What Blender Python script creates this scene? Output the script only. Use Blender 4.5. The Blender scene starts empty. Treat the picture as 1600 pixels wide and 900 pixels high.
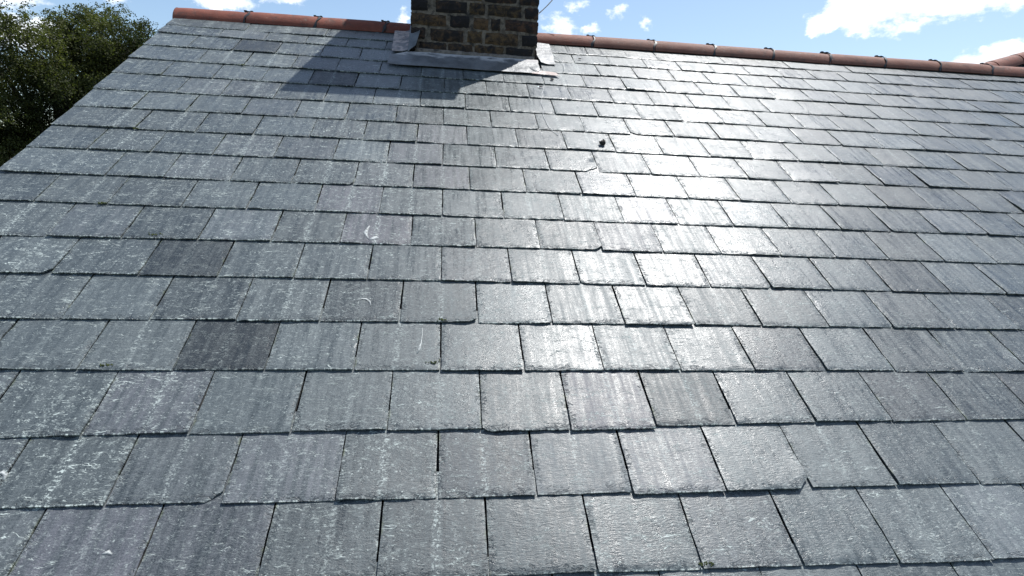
import bpy, bmesh, math, random
from mathutils import Vector, Matrix, noise as mn
random.seed(7)
PI = math.pi
G = 0.2                       # slate gauge in metres (visible height of one course)
PITCH = math.radians(31)
SP, CP = math.sin(PITCH), math.cos(PITCH)
ZR = 8.4                      # height of the ridge above the ground
sc = bpy.context.scene
col = sc.collection

def RP(u, v, n=0.0):
    """point on the front roof slope: u gauges along the ridge, v gauges down the slope, n metres above it"""
    return Vector((u*G, -v*G*CP - n*SP, ZR - v*G*SP + n*CP))

# ------------------------------------------------------------------ camera
cam = bpy.data.cameras.new('camera')
cam.sensor_fit = 'HORIZONTAL'; cam.sensor_width = 36.0; cam.lens = 19.80
cam.clip_start = 0.05; cam.clip_end = 3000
co = bpy.data.objects.new('camera', cam); col.objects.link(co); sc.camera = co
Wm = Matrix(((0.991989, -0.018118, -0.125018), (-0.119252, 0.192175, -0.974088), (0.041674, 0.981193, 0.188475)))
co.matrix_world = Matrix.Translation((1.720, -4.180, 7.428)) @ Wm.to_4x4()

# ------------------------------------------------------------------ sun, sky, exposure
_L = (0.315, 0.710, 0.630)     # sun direction in the axes of the roof: along the ridge, up the slope, out of it
SUN = Vector((_L[0], _L[1]*CP - _L[2]*SP, _L[1]*SP + _L[2]*CP)).normalized()
sl = bpy.data.lights.new('sun', 'SUN'); sl.energy = 4.2; sl.angle = math.radians(0.53); sl.color = (1.0, 0.985, 0.955)
so = bpy.data.objects.new('sun', sl); col.objects.link(so)
so.rotation_euler = SUN.to_track_quat('Z', 'Y').to_euler(); so.location = (10, 10, 30)
world = bpy.data.worlds.new('World'); sc.world = world; world.use_nodes = True
sc.view_settings.view_transform = 'Standard'; sc.view_settings.look = 'None'
sc.view_settings.gamma = 1.0; sc.view_settings.exposure = 0.60
try: sc.view_settings.use_curve_mapping = False
except Exception: pass

class NT:
    """small helper for writing node trees"""
    def __init__(s, tree): s.t = tree; tree.nodes.clear()
    def n(s, kind, **kw):
        nd = s.t.nodes.new(kind)
        for k, v in kw.items(): setattr(nd, k, v)
        return nd
    def put(s, sock, v):
        if v is None: return
        if isinstance(v, bpy.types.NodeSocket): s.t.links.new(v, sock)
        else: sock.default_value = v
    def m(s, op, a, b=None, c=None, clamp=False):
        nd = s.n('ShaderNodeMath', operation=op, use_clamp=clamp)
        s.put(nd.inputs[0], a); s.put(nd.inputs[1], b); s.put(nd.inputs[2], c)
        return nd.outputs[0]
    def vm(s, op, a, b=None, sc_=None):
        nd = s.n('ShaderNodeVectorMath', operation=op)
        s.put(nd.inputs[0], a); s.put(nd.inputs[1], b)
        if sc_ is not None: s.put(nd.inputs['Scale'], sc_)
        return nd.outputs['Value'] if op in ('LENGTH', 'DOT_PRODUCT', 'DISTANCE') else nd.outputs[0]
    def noise(s, vec, scale, detail=4, rough=0.55, dist=0.0, out='Fac'):
        nd = s.n('ShaderNodeTexNoise'); s.put(nd.inputs['Vector'], vec)
        nd.inputs['Scale'].default_value = scale; nd.inputs['Detail'].default_value = detail
        nd.inputs['Roughness'].default_value = rough; nd.inputs['Distortion'].default_value = dist
        return nd.outputs[out]
    def voro(s, vec, scale, feature='F1', out='Distance'):
        nd = s.n('ShaderNodeTexVoronoi', feature=feature); s.put(nd.inputs['Vector'], vec)
        nd.inputs['Scale'].default_value = scale
        return nd.outputs[out]
    def ramp(s, f, lo, hi, a=0.0, b=1.0, smooth=True):
        nd = s.n('ShaderNodeMapRange', interpolation_type='SMOOTHSTEP' if smooth else 'LINEAR', clamp=True)
        s.put(nd.inputs[0], f)
        for i, v in zip((1, 2, 3, 4), (lo, hi, a, b)): s.put(nd.inputs[i], v)
        return nd.outputs[0]
    def mix(s, f, a, b, blend='MIX'):
        nd = s.n('ShaderNodeMix', data_type='RGBA', blend_type=blend)
        s.put(nd.inputs[0], f)
        for i, v in ((6, a), (7, b)):
            if isinstance(v, tuple) and len(v) == 3: v = (*v, 1.0)
            s.put(nd.inputs[i], v)
        return nd.outputs[2]
    def comb(s, x, y, z=0.0):
        nd = s.n('ShaderNodeCombineXYZ'); s.put(nd.inputs[0], x); s.put(nd.inputs[1], y); s.put(nd.inputs[2], z)
        return nd.outputs[0]
    def sep(s, v):
        nd = s.n('ShaderNodeSeparateXYZ'); s.put(nd.inputs[0], v); return nd.outputs
    def attr(s, name, out='Fac'):
        nd = s.n('ShaderNodeAttribute', attribute_name=name); return nd.outputs[out]
    def bump(s, h, strength, dist, normal=None):
        nd = s.n('ShaderNodeBump'); s.put(nd.inputs['Height'], h)
        nd.inputs['Strength'].default_value = strength; nd.inputs['Distance'].default_value = dist
        s.put(nd.inputs['Normal'], normal); return nd.outputs[0]

# the sky: Nishita light with clouds at their places
w = NT(world.node_tree)
wout = w.n('ShaderNodeOutputWorld'); bg = w.n('ShaderNodeBackground')
sky = w.n('ShaderNodeTexSky', sky_type='NISHITA', sun_disc=False)
sky.sun_elevation = math.asin(SUN.z); sky.sun_rotation = math.atan2(SUN.x, SUN.y)
sky.altitude = 50; sky.air_density = 1.0; sky.dust_density = 1.0; sky.ozone_density = 1.6
tc = w.n('ShaderNodeTexCoord').outputs['Generated']
SKYK = 0.098
d3 = w.sep(tc)
az = w.m('MULTIPLY', w.m('ARCTAN2', d3[0], d3[1]), 180/PI)
el = w.m('MULTIPLY', w.m('ARCSINE', d3[2]), 180/PI)
wn = w.noise(tc, 16.0, 5, 0.6, out='Color')
wv = w.vm('SUBTRACT', wn, (0.5, 0.5, 0.5))
ws = w.sep(wv)
azw = w.m('ADD', az, w.m('MULTIPLY', ws[0], 6.0)); elw = w.m('ADD', el, w.m('MULTIPLY', ws[1], 3.0))
cl = None
for a0, e0, ra, re in [(36.6, 14.6, 4.6, 1.9), (41.5, 15.3, 4.6, 2.2), (33.8, 13.7, 2.4, 1.1), (46.5, 15.9, 5.0, 2.3), (40.0, 13.2, 2.0, 0.8),
        (46.8, 10.2, 3.6, 1.3), (50.0, 11.0, 4.0, 1.6), (10.8, 14.1, 1.6, 1.1), (13.8, 13.9, 1.1, 0.55), (12.0, 15.9, 1.4, 0.7), (16.2, 15.2, 1.2, 0.7), (19.2,14.4,.8,.5),
        (-33.6, 11.2, 2.6, 1.0), (-32.2, 9.0, 2.6, 1.2), (-19.2, 13.6, 3.4, 0.8), (-14.0, 14.6, 2.4, 0.8), (-4.2, 14.2, 0.8, 1.0), (-27.5, 12.9, 2.0, 0.5),
        (60.0, 13.0, 7.0, 3.0), (75.0, 18.0, 9.0, 3.0), (-55.0, 13.0, 8.0, 2.5), (-70.0, 20.0, 10.0, 4.0), (5.0, 24.0, 8.0, 3.0), (-25.0, 27.0, 10.0, 4.0)]:
    x = w.m('MULTIPLY', w.m('SUBTRACT', azw, a0), 1/ra); y = w.m('MULTIPLY', w.m('SUBTRACT', elw, e0), 1/re)
    dd = w.m('SQRT', w.m('ADD', w.m('MULTIPLY', x, x), w.m('MULTIPLY', y, y)))
    b = w.m('MULTIPLY', w.m('SUBTRACT', 1.0, dd), 2.6 if ra > 2.3 and a0 > 20 else (1.7 if ra > 2.3 else 0.85))
    cl = b if cl is None else w.m('MAXIMUM', cl, b)
far = w.m('MULTIPLY', w.m('SUBTRACT', w.noise(tc, 2.6, 5, 0.55), 0.56), 4.0)
far = w.m('SUBTRACT', far, w.ramp(el, 34.0, 22.0, 0.0, 3.0))
cl = w.m('MAXIMUM', cl, far)
fb = w.noise(w.vm('MULTIPLY', tc, (1.0, 1.0, 1.9)), 30.0, 10, 0.66)
fine = w.m('MULTIPLY', w.m('SUBTRACT', fb, 0.5), 2.6)
dens = w.ramp(w.m('ADD', w.m('MINIMUM', cl, 1.1), fine), 0.0, 0.85)
shade = w.ramp(w.m('ADD', w.m('MULTIPLY', cl, 0.6), w.m('MULTIPLY', w.noise(tc, 14.0, 6, 0.6), 1.0)), 0.45, 1.2, 1.0, 0.80)
skyc = w.vm('MULTIPLY', w.vm('SCALE', sky.outputs[0], sc_=SKYK), (1.10, 1.12, 1.10))
cloudc = w.vm('SCALE', (0.90, 0.94, 1.0), sc_=shade)
wm_ = w.mix(w.m('MULTIPLY', dens, 0.97), skyc, cloudc)
w.put(bg.inputs['Color'], wm_); bg.inputs['Strength'].default_value = 1.0
w.put(wout.inputs['Surface'], bg.outputs[0])

# ------------------------------------------------------------------ object helpers
def tag(o, label=None, cat=None, group=None, kind=None):
    for k, v in (('label', label), ('category', cat), ('group', group), ('kind', kind)):
        if v: o[k] = v
    return o
def empty(name, loc=(0, 0, 0)):
    o = bpy.data.objects.new(name, None); col.objects.link(o); o.location = loc; o.empty_display_size = 0.2
    return o
class MB:
    """collects world-space geometry, then links it as one mesh object"""
    def __init__(s): s.v = []; s.f = []; s.at = {}; s.mi = []; s.sm = []
    def add(s, verts, faces, mi=0, smooth=False, **attrs):
        o = len(s.v); s.v += [tuple(p) for p in verts]; s.f += [tuple(i+o for i in f) for f in faces]
        s.mi += [mi]*len(faces); s.sm += [smooth]*len(faces)
        for k, vals in attrs.items(): s.at.setdefault(k, []).extend(vals)
    def box(s, x0, x1, y0, y1, z0, z1, mi=0, **attrs):
        vs = [(x, y, z) for x in (x0, x1) for y in (y0, y1) for z in (z0, z1)]
        s.add(vs, [(0,1,3,2), (4,6,7,5), (0,4,5,1), (2,3,7,6), (0,2,6,4), (1,5,7,3)], mi, False, **{k: [v]*8 for k, v in attrs.items()})
    def tube(s, pts, rads, seg=8, mi=0, caps=True):
        pts = [Vector(p) for p in pts]; n = len(pts)
        if not hasattr(rads, '__len__'): rads = [rads]*n
        vs = []; fs = []
        up = Vector((0.13, 0.07, 1)).normalized()
        for i, p in enumerate(pts):
            d = (pts[min(i+1, n-1)] - pts[max(i-1, 0)]).normalized()
            a = d.cross(up)
            if a.length < 1e-3: a = d.cross(Vector((1, 0, 0)))
            a.normalize(); b = d.cross(a).normalized()
            for k in range(seg):
                t = 2*PI*k/seg; vs.append(p + (a*math.cos(t) + b*math.sin(t))*rads[i])
        for i in range(n-1):
            for k in range(seg):
                k2 = (k+1) % seg; fs.append((i*seg+k, i*seg+k2, (i+1)*seg+k2, (i+1)*seg+k))
        if caps: fs += [tuple(range(seg))[::-1], tuple((n-1)*seg+k for k in range(seg))]
        s.add(vs, fs, mi, True)
    def build(s, name, mats, parent=None, fixn=True):
        me = bpy.data.meshes.new(name); me.from_pydata(s.v, [], s.f)
        if not isinstance(mats, (list, tuple)): mats = [mats]
        for m_ in mats: me.materials.append(m_)
        if len(mats) > 1: me.polygons.foreach_set('material_index', s.mi)
        me.polygons.foreach_set('use_smooth', s.sm)
        for k, vals in s.at.items():
            if hasattr(vals[0], '__len__'):
                a = me.attributes.new(k, 'FLOAT_VECTOR', 'POINT'); a.data.foreach_set('vector', [c for v in vals for c in v])
            else:
                a = me.attributes.new(k, 'FLOAT', 'POINT'); a.data.foreach_set('value', vals)
        if fixn:
            bm = bmesh.new(); bm.from_mesh(me); bmesh.ops.recalc_face_normals(bm, faces=bm.faces); bm.to_mesh(me); bm.free()
        o = bpy.data.objects.new(name, me); col.objects.link(o)
        if parent is not None:
            o.parent = parent; o.matrix_parent_inverse = Matrix.Translation(parent.location).inverted()
        return o

def mat(name):
    m_ = bpy.data.materials.new(name); m_.use_nodes = True
    t = NT(m_.node_tree); out = t.n('ShaderNodeOutputMaterial'); b = t.n('ShaderNodeBsdfPrincipled')
    t.put(out.inputs['Surface'], b.outputs[0]); t.out = out; t.b = b
    return m_, t
JOINTS = {
 1: [2.35,4.78,7.66,10.53,13.41,15.89,18.37,20.83,23.28,25.81,29.02,31.49,33.97,36.44,38.92],
 2: [1.72,3.07,4.28,5.52,6.73,7.94,9.16,10.37,11.58,12.8,14.03,15.28,16.48,17.67,18.95,20.18,21.41,22.57,23.85,25.13,26.42,27.65,28.91,30.15,31.39,32.62,33.86,35.1,36.34,37.57,38.81],
 3: [1.18,2.43,3.64,4.9,6.03,7.44,11.62,13.47,14.71,15.97,17.18,18.42,19.59,20.82,22.05,23.26,24.49,25.77,26.96,28.19,29.43,30.67,31.91,33.14,34.38,35.62,36.86,38.09],
 4: [1.77,3.01,4.29,5.5,6.72,7.91,9.14,10.34,11.56,12.84,14.1,15.35,16.57,17.77,18.99,20.25,21.42,22.65,23.88,25.11,26.35,27.6,28.83,30.07,31.31,32.55,33.78,35.02,36.26,37.5,38.73],
 5: [1.2,2.48,3.71,4.93,6.15,7.37,8.59,9.79,11.01,12.24,13.48,14.7,15.95,17.15,18.34,19.64,20.79,22.0,23.26,24.43,25.74,26.96,28.2,29.44,30.67,31.91,33.15,34.39,35.62,36.86,38.1],
 6: [1.92,2.97,4.25,5.5,6.73,7.96,9.16,10.38,11.6,12.82,14.04,15.29,16.51,17.77,18.96,20.12,21.35,22.62,23.82,25.06,26.3,27.54,28.78,30.01,31.25,32.49,33.73,34.96,36.2,37.44,38.68],
 7: [1.28,2.47,3.73,4.95,6.16,7.39,8.58,9.81,11.03,12.27,13.51,14.71,15.99,17.16,18.43,19.61,20.9,22.17,23.31,24.55,25.79,27.02,28.26,29.5,30.74,31.97,33.21,34.45,35.69,36.92,38.16],
 8: [1.72,2.99,4.25,5.5,6.71,7.96,9.17,10.42,11.63,12.88,14.12,15.37,16.56,17.8,19.0,20.23,21.45,22.71,23.96,25.2,26.44,27.67,28.91,30.15,31.39,32.62,33.86,35.1,36.34,37.57,38.81],
 9: [1.17,2.41,3.66,4.91,6.17,7.34,8.59,9.82,11.06,12.25,13.52,14.75,15.98,17.14,18.38,19.6,20.85,22.09,23.28,24.52,25.76,27.0,28.23,29.47,30.71,31.95,33.18,34.42,35.66,36.9,38.13],
 10: [1.93,3.02,4.28,5.49,6.74,7.96,9.18,10.41,11.65,12.89,14.13,15.36,16.61,17.8,19.04,20.26,21.5,22.72,23.96,25.2,26.43,27.67,28.91,30.15,31.38,32.62,33.86,35.1,36.33,37.57,38.81],
 11: [1.13,2.38,3.68,4.86,6.12,7.36,8.6,9.84,11.1,12.38,13.57,14.8,16.06,17.29,18.52,19.74,20.94,22.18,23.42,24.66,25.89,27.13,28.37,29.61,30.84,32.08,33.32,34.56,35.79,37.03,38.27],
 12: [1.83,3.02,4.29,5.53,6.74,8.02,9.25,10.48,11.71,12.95,14.15,15.42,16.63,17.83,19.09,20.34,21.58,22.82,24.06,25.29,26.53,27.77,29.01,30.24,31.48,32.72,33.96,35.19,36.43,37.67,38.91],
 13: [1.13,2.37,3.68,4.9,6.13,7.34,8.6,9.84,11.09,12.32,13.57,14.77,16.01,17.26,18.51,19.73,20.97,22.21,23.45,24.68,25.92,27.16,28.4,29.63,30.87,32.11,33.35,34.58,35.82,37.06,38.3],
 14: [1.75,2.99,4.22,5.47,6.72,7.95,9.2,10.44,11.68,12.91,14.15,15.41,16.66,17.9,19.2,20.43,21.67,22.91,24.15,25.38,26.62,27.86,29.1,30.33,31.57,32.81,34.05,35.28,36.52,37.76,39.0],
 15: [1.17,2.41,3.65,4.88,6.12,7.36,8.61,9.87,11.11,12.35,13.58,14.83,16.05,17.31,18.55,19.78,21.02,22.26,23.5,24.73,25.97,27.21,28.45,29.68,30.92,32.16,33.4,34.63,35.87,37.11,38.35],
 16: [1.7,2.94,4.18,5.44,6.69,7.92,9.19,10.42,11.66,12.88,14.13,15.38,16.63,17.87,19.11,20.34,21.58,22.82,24.06,25.29,26.53,27.77,29.01,30.24,31.48,32.72,33.96,35.19,36.43,37.67,38.91],
 17: [1.13,2.36,3.6,4.84,6.09,7.39,8.6,9.83,11.07,12.32,13.54,14.8,16.07,17.31,18.55,19.79,21.02,22.26,23.5,24.74,25.97,27.21,28.45,29.69,30.92,32.16,33.4,34.64,35.87,37.11,38.35],
 18: [1.76,3.0,4.23,5.47,6.71,7.95,9.18,10.42,11.68,12.93,14.18,15.44,16.68,17.91,19.15,20.39,21.63,22.86,24.1,25.34,26.58,27.81,29.05,30.29,31.53,32.76,34.0,35.24,36.48,37.71,38.95],
}
EDGE = {
 1: [-0.00089,0.01469,0.2141],
 2: [-0.00082,0.02196,-0.09129],
 3: [-0.00035,0.01111,-0.07452],
 4: [-0.0003,0.0058,-0.02369],
 5: [-0.00018,0.00327,-0.00709],
 6: [0.00021,-0.00668,0.03369],
 7: [0.00025,-0.00803,0.01637],
 8: [0.00021,-0.00577,0.00846],
 9: [9e-05,-0.00204,-0.00405],
 10: [0.00029,-0.0039,-0.00839],
 11: [-0.00013,0.00548,-0.04073],
 12: [0.00051,-0.00934,0.02502],
 13: [0.00041,-0.00479,-0.01964],
 14: [0.00038,-0.00716,0.01762],
 15: [0.0,0.0017,-0.03411],
 16: [0.0,-0.00552,0.05448],
 17: [0.0,0.0024,-0.03934],
 18: [0.0,0.01231,-0.18652],
}
# ------------------------------------------------------------------ materials
def slate_material():
    m_, t = mat('slate')
    pu = t.attr('puv', 'Vector')          # metres on the slate (+ its own offset)
    lo = t.sep(t.attr('loc', 'Vector'))   # 0..1 across, metres to the tail, metres to the nearer side
    tone = t.sep(t.attr('tone', 'Vector'))# value, purple tint, lichen
    # splitting grain: fine streaks across the slate, waterlines down it
    warp = t.vm('ADD', pu, t.vm('SCALE', t.vm('SUBTRACT', t.noise(pu, 14.0, 3, out='Color'), (0.5,0.5,0.5)), sc_=0.03))
    g1 = t.noise(t.vm('MULTIPLY', warp, (60, 230, 60)), 1.0, 5, 0.65)
    g2 = t.noise(t.vm('MULTIPLY', warp, (300, 420, 300)), 1.0, 3, 0.6)
    g3 = t.noise(t.vm('MULTIPLY', pu, (62, 4.0, 30)), 1.0, 4, 0.62)
    g4 = t.noise(pu, 13.0, 5, 0.6)
    v = t.m('ADD', t.m('MULTIPLY', t.m('SUBTRACT', g1, 0.5), 1.2), t.m('MULTIPLY', t.m('SUBTRACT', g3, 0.5), 1.35))
    v = t.m('ADD', v, t.m('MULTIPLY', t.m('SUBTRACT', g2, 0.5), 1.7))
    v = t.m('ADD', v, t.m('MULTIPLY', t.m('SUBTRACT', g4, 0.5), 0.35))
    v = t.m('ADD', v, t.m('MULTIPLY', tone[0], 0.34))
    base = t.mix(t.ramp(v, -0.75, 0.85, smooth=False), (0.019, 0.025, 0.029), (0.140, 0.162, 0.165))
    base = t.mix(t.m('MULTIPLY', tone[1], t.ramp(g3, 0.3, 0.7, 0.35, 0.9)), base, t.mix(1.0, base, (1.09, 0.96, 1.06), 'MULTIPLY'))
    # pale crackle: short wavy ridge lines, mostly across the slate, their catch-light painted in
    q = t.vm('MULTIPLY', warp, (17, 78, 17))
    r1 = t.m('ABSOLUTE', t.m('SUBTRACT', t.noise(q, 1.0, 3, 0.55, 0.5), 0.5))
    line = t.ramp(r1, 0.020, 0.006)
    gate = t.ramp(t.noise(t.vm('MULTIPLY', pu, (12, 30, 12)), 1.0, 4, 0.7), 0.52, 0.60)
    line = t.m('MULTIPLY', line, gate)
    r2 = t.m('ABSOLUTE', t.m('SUBTRACT', t.noise(t.vm('MULTIPLY', warp, (70, 190, 70)), 1.0, 2, 0.6, 0.4), 0.5))
    line2 = t.m('MULTIPLY', t.ramp(r2, 0.045, 0.012), t.ramp(t.noise(pu, 60.0, 3, 0.7), 0.50, 0.62))
    # lichen flecks, denser at the edges and under the joint of the course above
    fl = t.voro(t.vm('MULTIPLY', warp, (110, 150, 110)), 1.0)
    fgate = t.ramp(t.noise(pu, 55.0, 3, 0.6), 0.52, 0.66)
    fleck = t.m('MULTIPLY', t.ramp(fl, 0.34, 0.18), fgate)
    wob = t.m('MULTIPLY', t.m('SUBTRACT', t.noise(t.vm('MULTIPLY', pu, (10, 22, 10)), 1.0, 4, 0.6), 0.5), 0.06)
    mid = t.m('ABSOLUTE', t.m('ADD', t.m('SUBTRACT', lo[0], tone[2]), wob))
    midm = t.ramp(mid, 0.065, 0.01)
    side = t.ramp(t.m('ADD', lo[2], t.m('MULTIPLY', wob, 0.25)), 0.022, 0.0)
    tail = t.ramp(t.m('ADD', lo[1], t.m('MULTIPLY', wob, 0.15)), 0.010, 0.0)
    seamk = t.attr('seam')
    seam = t.m('MAXIMUM', t.m('MULTIPLY', midm, seamk), t.m('MULTIPLY', side, t.ramp(t.noise(t.vm('MULTIPLY', pu, (16, 16, 16)), 1.0, 3, 0.6), 0.44, 0.64, 0.1, 0.85)))
    seam = t.m('MAXIMUM', seam, t.m('MULTIPLY', tail, t.ramp(t.noise(pu, 18.0, 3, 0.6), 0.46, 0.62, 0.0, 0.8)))
    sn = t.ramp(t.noise(t.vm('MULTIPLY', warp, (120, 170, 120)), 1.0, 4, 0.7), 0.50, 0.62)
    seam = t.m('MULTIPLY', seam, sn)
    tail_glint = t.m('MULTIPLY', t.ramp(lo[1], 0.0045, 0.002), t.ramp(t.noise(t.vm('MULTIPLY', pu, (90, 20, 90)), 1.0, 4, 0.7), 0.50, 0.60))  # painted highlight: pale broken bits where the tail chips catch light
    seam = t.m('MAXIMUM', seam, tail_glint)
    # flake scars along the dressed edges: short curved dark steps
    ev = t.m('MINIMUM', lo[1], t.m('MULTIPLY', lo[2], 1.3))
    ez = t.ramp(t.m('ADD', ev, t.m('MULTIPLY', t.m('SUBTRACT', t.noise(pu, 35.0, 2), 0.5), 0.030)), 0.024, 0.008)
    e1 = t.m('ABSOLUTE', t.m('SUBTRACT', t.noise(t.vm('MULTIPLY', pu, (28, 60, 28)), 1.0, 2, 0.5, 1.4), 0.5))
    scar = t.m('MULTIPLY', t.m('MULTIPLY', t.ramp(e1, 0.050, 0.015), ez), t.ramp(t.noise(pu, 26.0, 2), 0.44, 0.52))
    lich_glint = t.attr('lichen')
    cover = t.m('MAXIMUM', t.m('MULTIPLY', line, 0.72), t.m('MULTIPLY', line2, 0.38))
    cover = t.m('MAXIMUM', cover, t.m('MULTIPLY', t.m('MULTIPLY', fleck, 0.9), t.attr('fleck')))
    cover = t.m('MAXIMUM', cover, t.m('MULTIPLY', seam, 0.80))
    cover = t.m('MULTIPLY', cover, lich_glint, clamp=True)
    pale = t.mix(t.noise(pu, 40.0, 2), (0.40, 0.46, 0.43), (0.60, 0.66, 0.62))
    c = t.mix(cover, base, pale)
    c = t.mix(t.m('MULTIPLY', scar, 0.48), c, (0.016, 0.019, 0.022))
    # a little green in the side joints
    gr = t.m('MULTIPLY', t.m('MULTIPLY', t.ramp(lo[2], 0.006, 0.0), t.ramp(t.noise(pu, 20.0, 3), 0.55, 0.7)), 0.5)
    c = t.mix(gr, c, (0.12, 0.14, 0.07))
    t.put(t.b.inputs['Base Color'], c)
    rg = t.m('ADD', t.m('MULTIPLY', t.m('SUBTRACT', g4, 0.5), 0.12), t.m('MULTIPLY', t.m('SUBTRACT', g3, 0.5), 0.62))
    rg = t.m('ADD', t.m('ADD', rg, t.m('MULTIPLY', tone[0], -0.02)), 0.40)
    rg = t.m('ADD', rg, t.m('MULTIPLY', t.m('SUBTRACT', g2, 0.5), 0.5))
    rg = t.m('ADD', rg, t.m('MULTIPLY', cover, 0.15))
    rg = t.m('ADD', rg, t.m('MULTIPLY', t.m('SUBTRACT', t.attr('seam'), 0.4), 0.10))
    t.put(t.b.inputs['Roughness'], rg)
    t.b.inputs['IOR'].default_value = 1.55
    t.b.inputs['Specular IOR Level'].default_value = 0.37
    h = t.m('ADD', t.m('MULTIPLY', g1, 1.0), t.m('MULTIPLY', g2, 0.28))
    h = t.m('ADD', h, t.m('MULTIPLY', line, 0.5))
    h = t.m('SUBTRACT', h, t.m('MULTIPLY', scar, 1.2))
    h = t.m('ADD', h, t.m('MULTIPLY', t.noise(t.vm('MULTIPLY', warp, (9, 16, 9)), 1.0, 3, 0.5), 1.3))
    t.put(t.b.inputs['Normal'], t.bump(h, 0.66, 0.0016))
    return m_
M_SLATE = slate_material()

def simple(name, c0, c1, scale, rough=0.8, bump=0.3, bdist=0.003, detail=6, c2=None, s2=None, lo=0.35, hi=0.65):
    m_, t = mat(name)
    P_ = t.n('ShaderNodeTexCoord').outputs['Object']
    n1 = t.noise(P_, scale, detail, 0.62)
    c = t.mix(t.ramp(n1, lo, hi), c0, c1)
    if c2: c = t.mix(t.ramp(t.noise(P_, s2, 5, 0.65, 0.6), 0.52, 0.66), c, c2)
    t.put(t.b.inputs['Base Color'], c); t.b.inputs['Roughness'].default_value = rough
    t.put(t.b.inputs['Normal'], t.bump(t.noise(P_, scale*4, 5, 0.65), bump, bdist))
    return m_
def terracotta():
    m_, t = mat('terracotta')
    P_ = t.n('ShaderNodeTexCoord').outputs['Object']
    tn = t.attr('dust')
    n1 = t.noise(P_, 7.0, 6, 0.6); n2 = t.noise(P_, 120.0, 4, 0.7)
    c = t.mix(t.ramp(n1, 0.3, 0.7), (0.175, 0.050, 0.032), (0.255, 0.080, 0.050))
    c = t.mix(t.m('MULTIPLY', t.ramp(n2, 0.4, 0.7), 0.35), c, (0.16, 0.055, 0.04))
    gd = t.m('MULTIPLY', tn, t.ramp(t.m('ADD', n1, t.m('MULTIPLY', n2, 0.4)), 0.40, 0.85, 0.45, 0.95))
    c = t.mix(gd, c, (0.190, 0.098, 0.070))
    c = t.mix(t.m('MULTIPLY', t.ramp(t.noise(P_, 15.0, 6, 0.7, 0.8), 0.50, 0.68), 0.75), c, (0.09, 0.055, 0.045))
    c = t.mix(t.m('MULTIPLY', t.ramp(t.noise(P_, 34.0, 5, 0.7), 0.60, 0.70), 0.5), c, (0.26, 0.24, 0.20))
    c = t.mix(t.m('MULTIPLY', t.ramp(t.noise(P_, 160.0, 3), 0.68, 0.76), 0.7), c, (0.4, 0.34, 0.3))
    t.put(t.b.inputs['Base Color'], c); t.put(t.b.inputs['Roughness'], t.ramp(n2, 0.2, 0.8, 0.62, 0.85)); t.b.inputs['Specular IOR Level'].default_value = 0.3
    t.put(t.b.inputs['Normal'], t.bump(t.m('ADD', n2, t.m('MULTIPLY', n1, 3.0)), 0.5, 0.003))
    return m_
M_TERRA = terracotta()
def brick_mat():
    m_, t = mat('old_stock_brick')
    P_ = t.n('ShaderNodeTexCoord').outputs['Object']
    tn = t.sep(t.attr('tone', 'Vector'))
    n1 = t.noise(P_, 22.0, 6, 0.7, 0.4); n2 = t.noise(P_, 95.0, 5, 0.7)
    red = t.mix(tn[1], (0.135, 0.082, 0.034), (0.100, 0.046, 0.028))
    c = t.mix(t.ramp(t.m('ADD', n1, t.m('MULTIPLY', tn[0], 0.16)), 0.40, 0.74), (0.013, 0.010, 0.010), red)
    c = t.mix(t.m('MULTIPLY', t.ramp(n2, 0.58, 0.70), t.ramp(n1, 0.45, 0.62)), c, (0.20, 0.125, 0.055))
    c = t.mix(t.ramp(t.noise(P_, 60.0, 4, 0.7), 0.57, 0.68), c, (0.014, 0.011, 0.010))
    t.put(t.b.inputs['Base Color'], c); t.b.inputs['Roughness'].default_value = 0.92
    t.put(t.b.inputs['Normal'], t.bump(t.m('ADD', n2, n1), 0.6, 0.005))
    return m_
M_BRICK = brick_mat()
M_MORTAR = simple('sooty_mortar', (0.10, 0.078, 0.060), (0.22, 0.178, 0.140), 40.0, 0.95, 0.8, 0.004, c2=(0.05, 0.042, 0.037), s2=14.0)
M_FILLET = simple('cement_fillet', (0.13, 0.108, 0.086), (0.25, 0.21, 0.17), 30.0, 0.95, 0.7, 0.004, c2=(0.07, 0.062, 0.055), s2=22.0)
def lead_mat(name, w0, w1, wc=(0.52, 0.49, 0.47), base=((0.10, 0.105, 0.11), (0.17, 0.175, 0.18))):
    m_, t = mat(name)
    P_ = t.n('ShaderNodeTexCoord').outputs['Object']
    n1 = t.noise(P_, 9.0, 6, 0.65); n2 = t.noise(t.vm('MULTIPLY', P_, (11, 20, 24)), 1.0, 7, 0.75, 0.6)
    c = t.mix(t.ramp(n1, 0.35, 0.65), *base)
    wa = t.attr('white')
    k = t.ramp(t.m('ADD', n2, t.m('MULTIPLY', wa, 0.35)), w0, w1)
    c = t.mix(t.m('MULTIPLY', k, 0.9), c, wc)
    sp = t.ramp(t.noise(P_, 70.0, 4, 0.7), 0.63, 0.70)
    c = t.mix(t.m('MULTIPLY', sp, 0.6), c, (0.07, 0.06, 0.06))
    t.put(t.b.inputs['Base Color'], c); t.b.inputs['Metallic'].default_value = 0.15
    t.put(t.b.inputs['Roughness'], t.ramp(k, 0, 1, 0.48, 0.85))
    t.put(t.b.inputs['Normal'], t.bump(t.m('ADD', t.noise(P_, 16.0, 4), t.m('MULTIPLY', n2, 0.6)), 0.7, 0.008))
    return m_
M_LEAD = lead_mat('weathered_lead', 0.62, 0.82)
M_LEADP = lead_mat('lead_with_pink_stain', 0.44, 0.58, (0.62, 0.50, 0.45), ((0.10, 0.09, 0.09), (0.20, 0.18, 0.17)))
M_LEADW = lead_mat('lead_with_white_bloom', 0.50, 0.75, (0.22, 0.24, 0.24))
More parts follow.
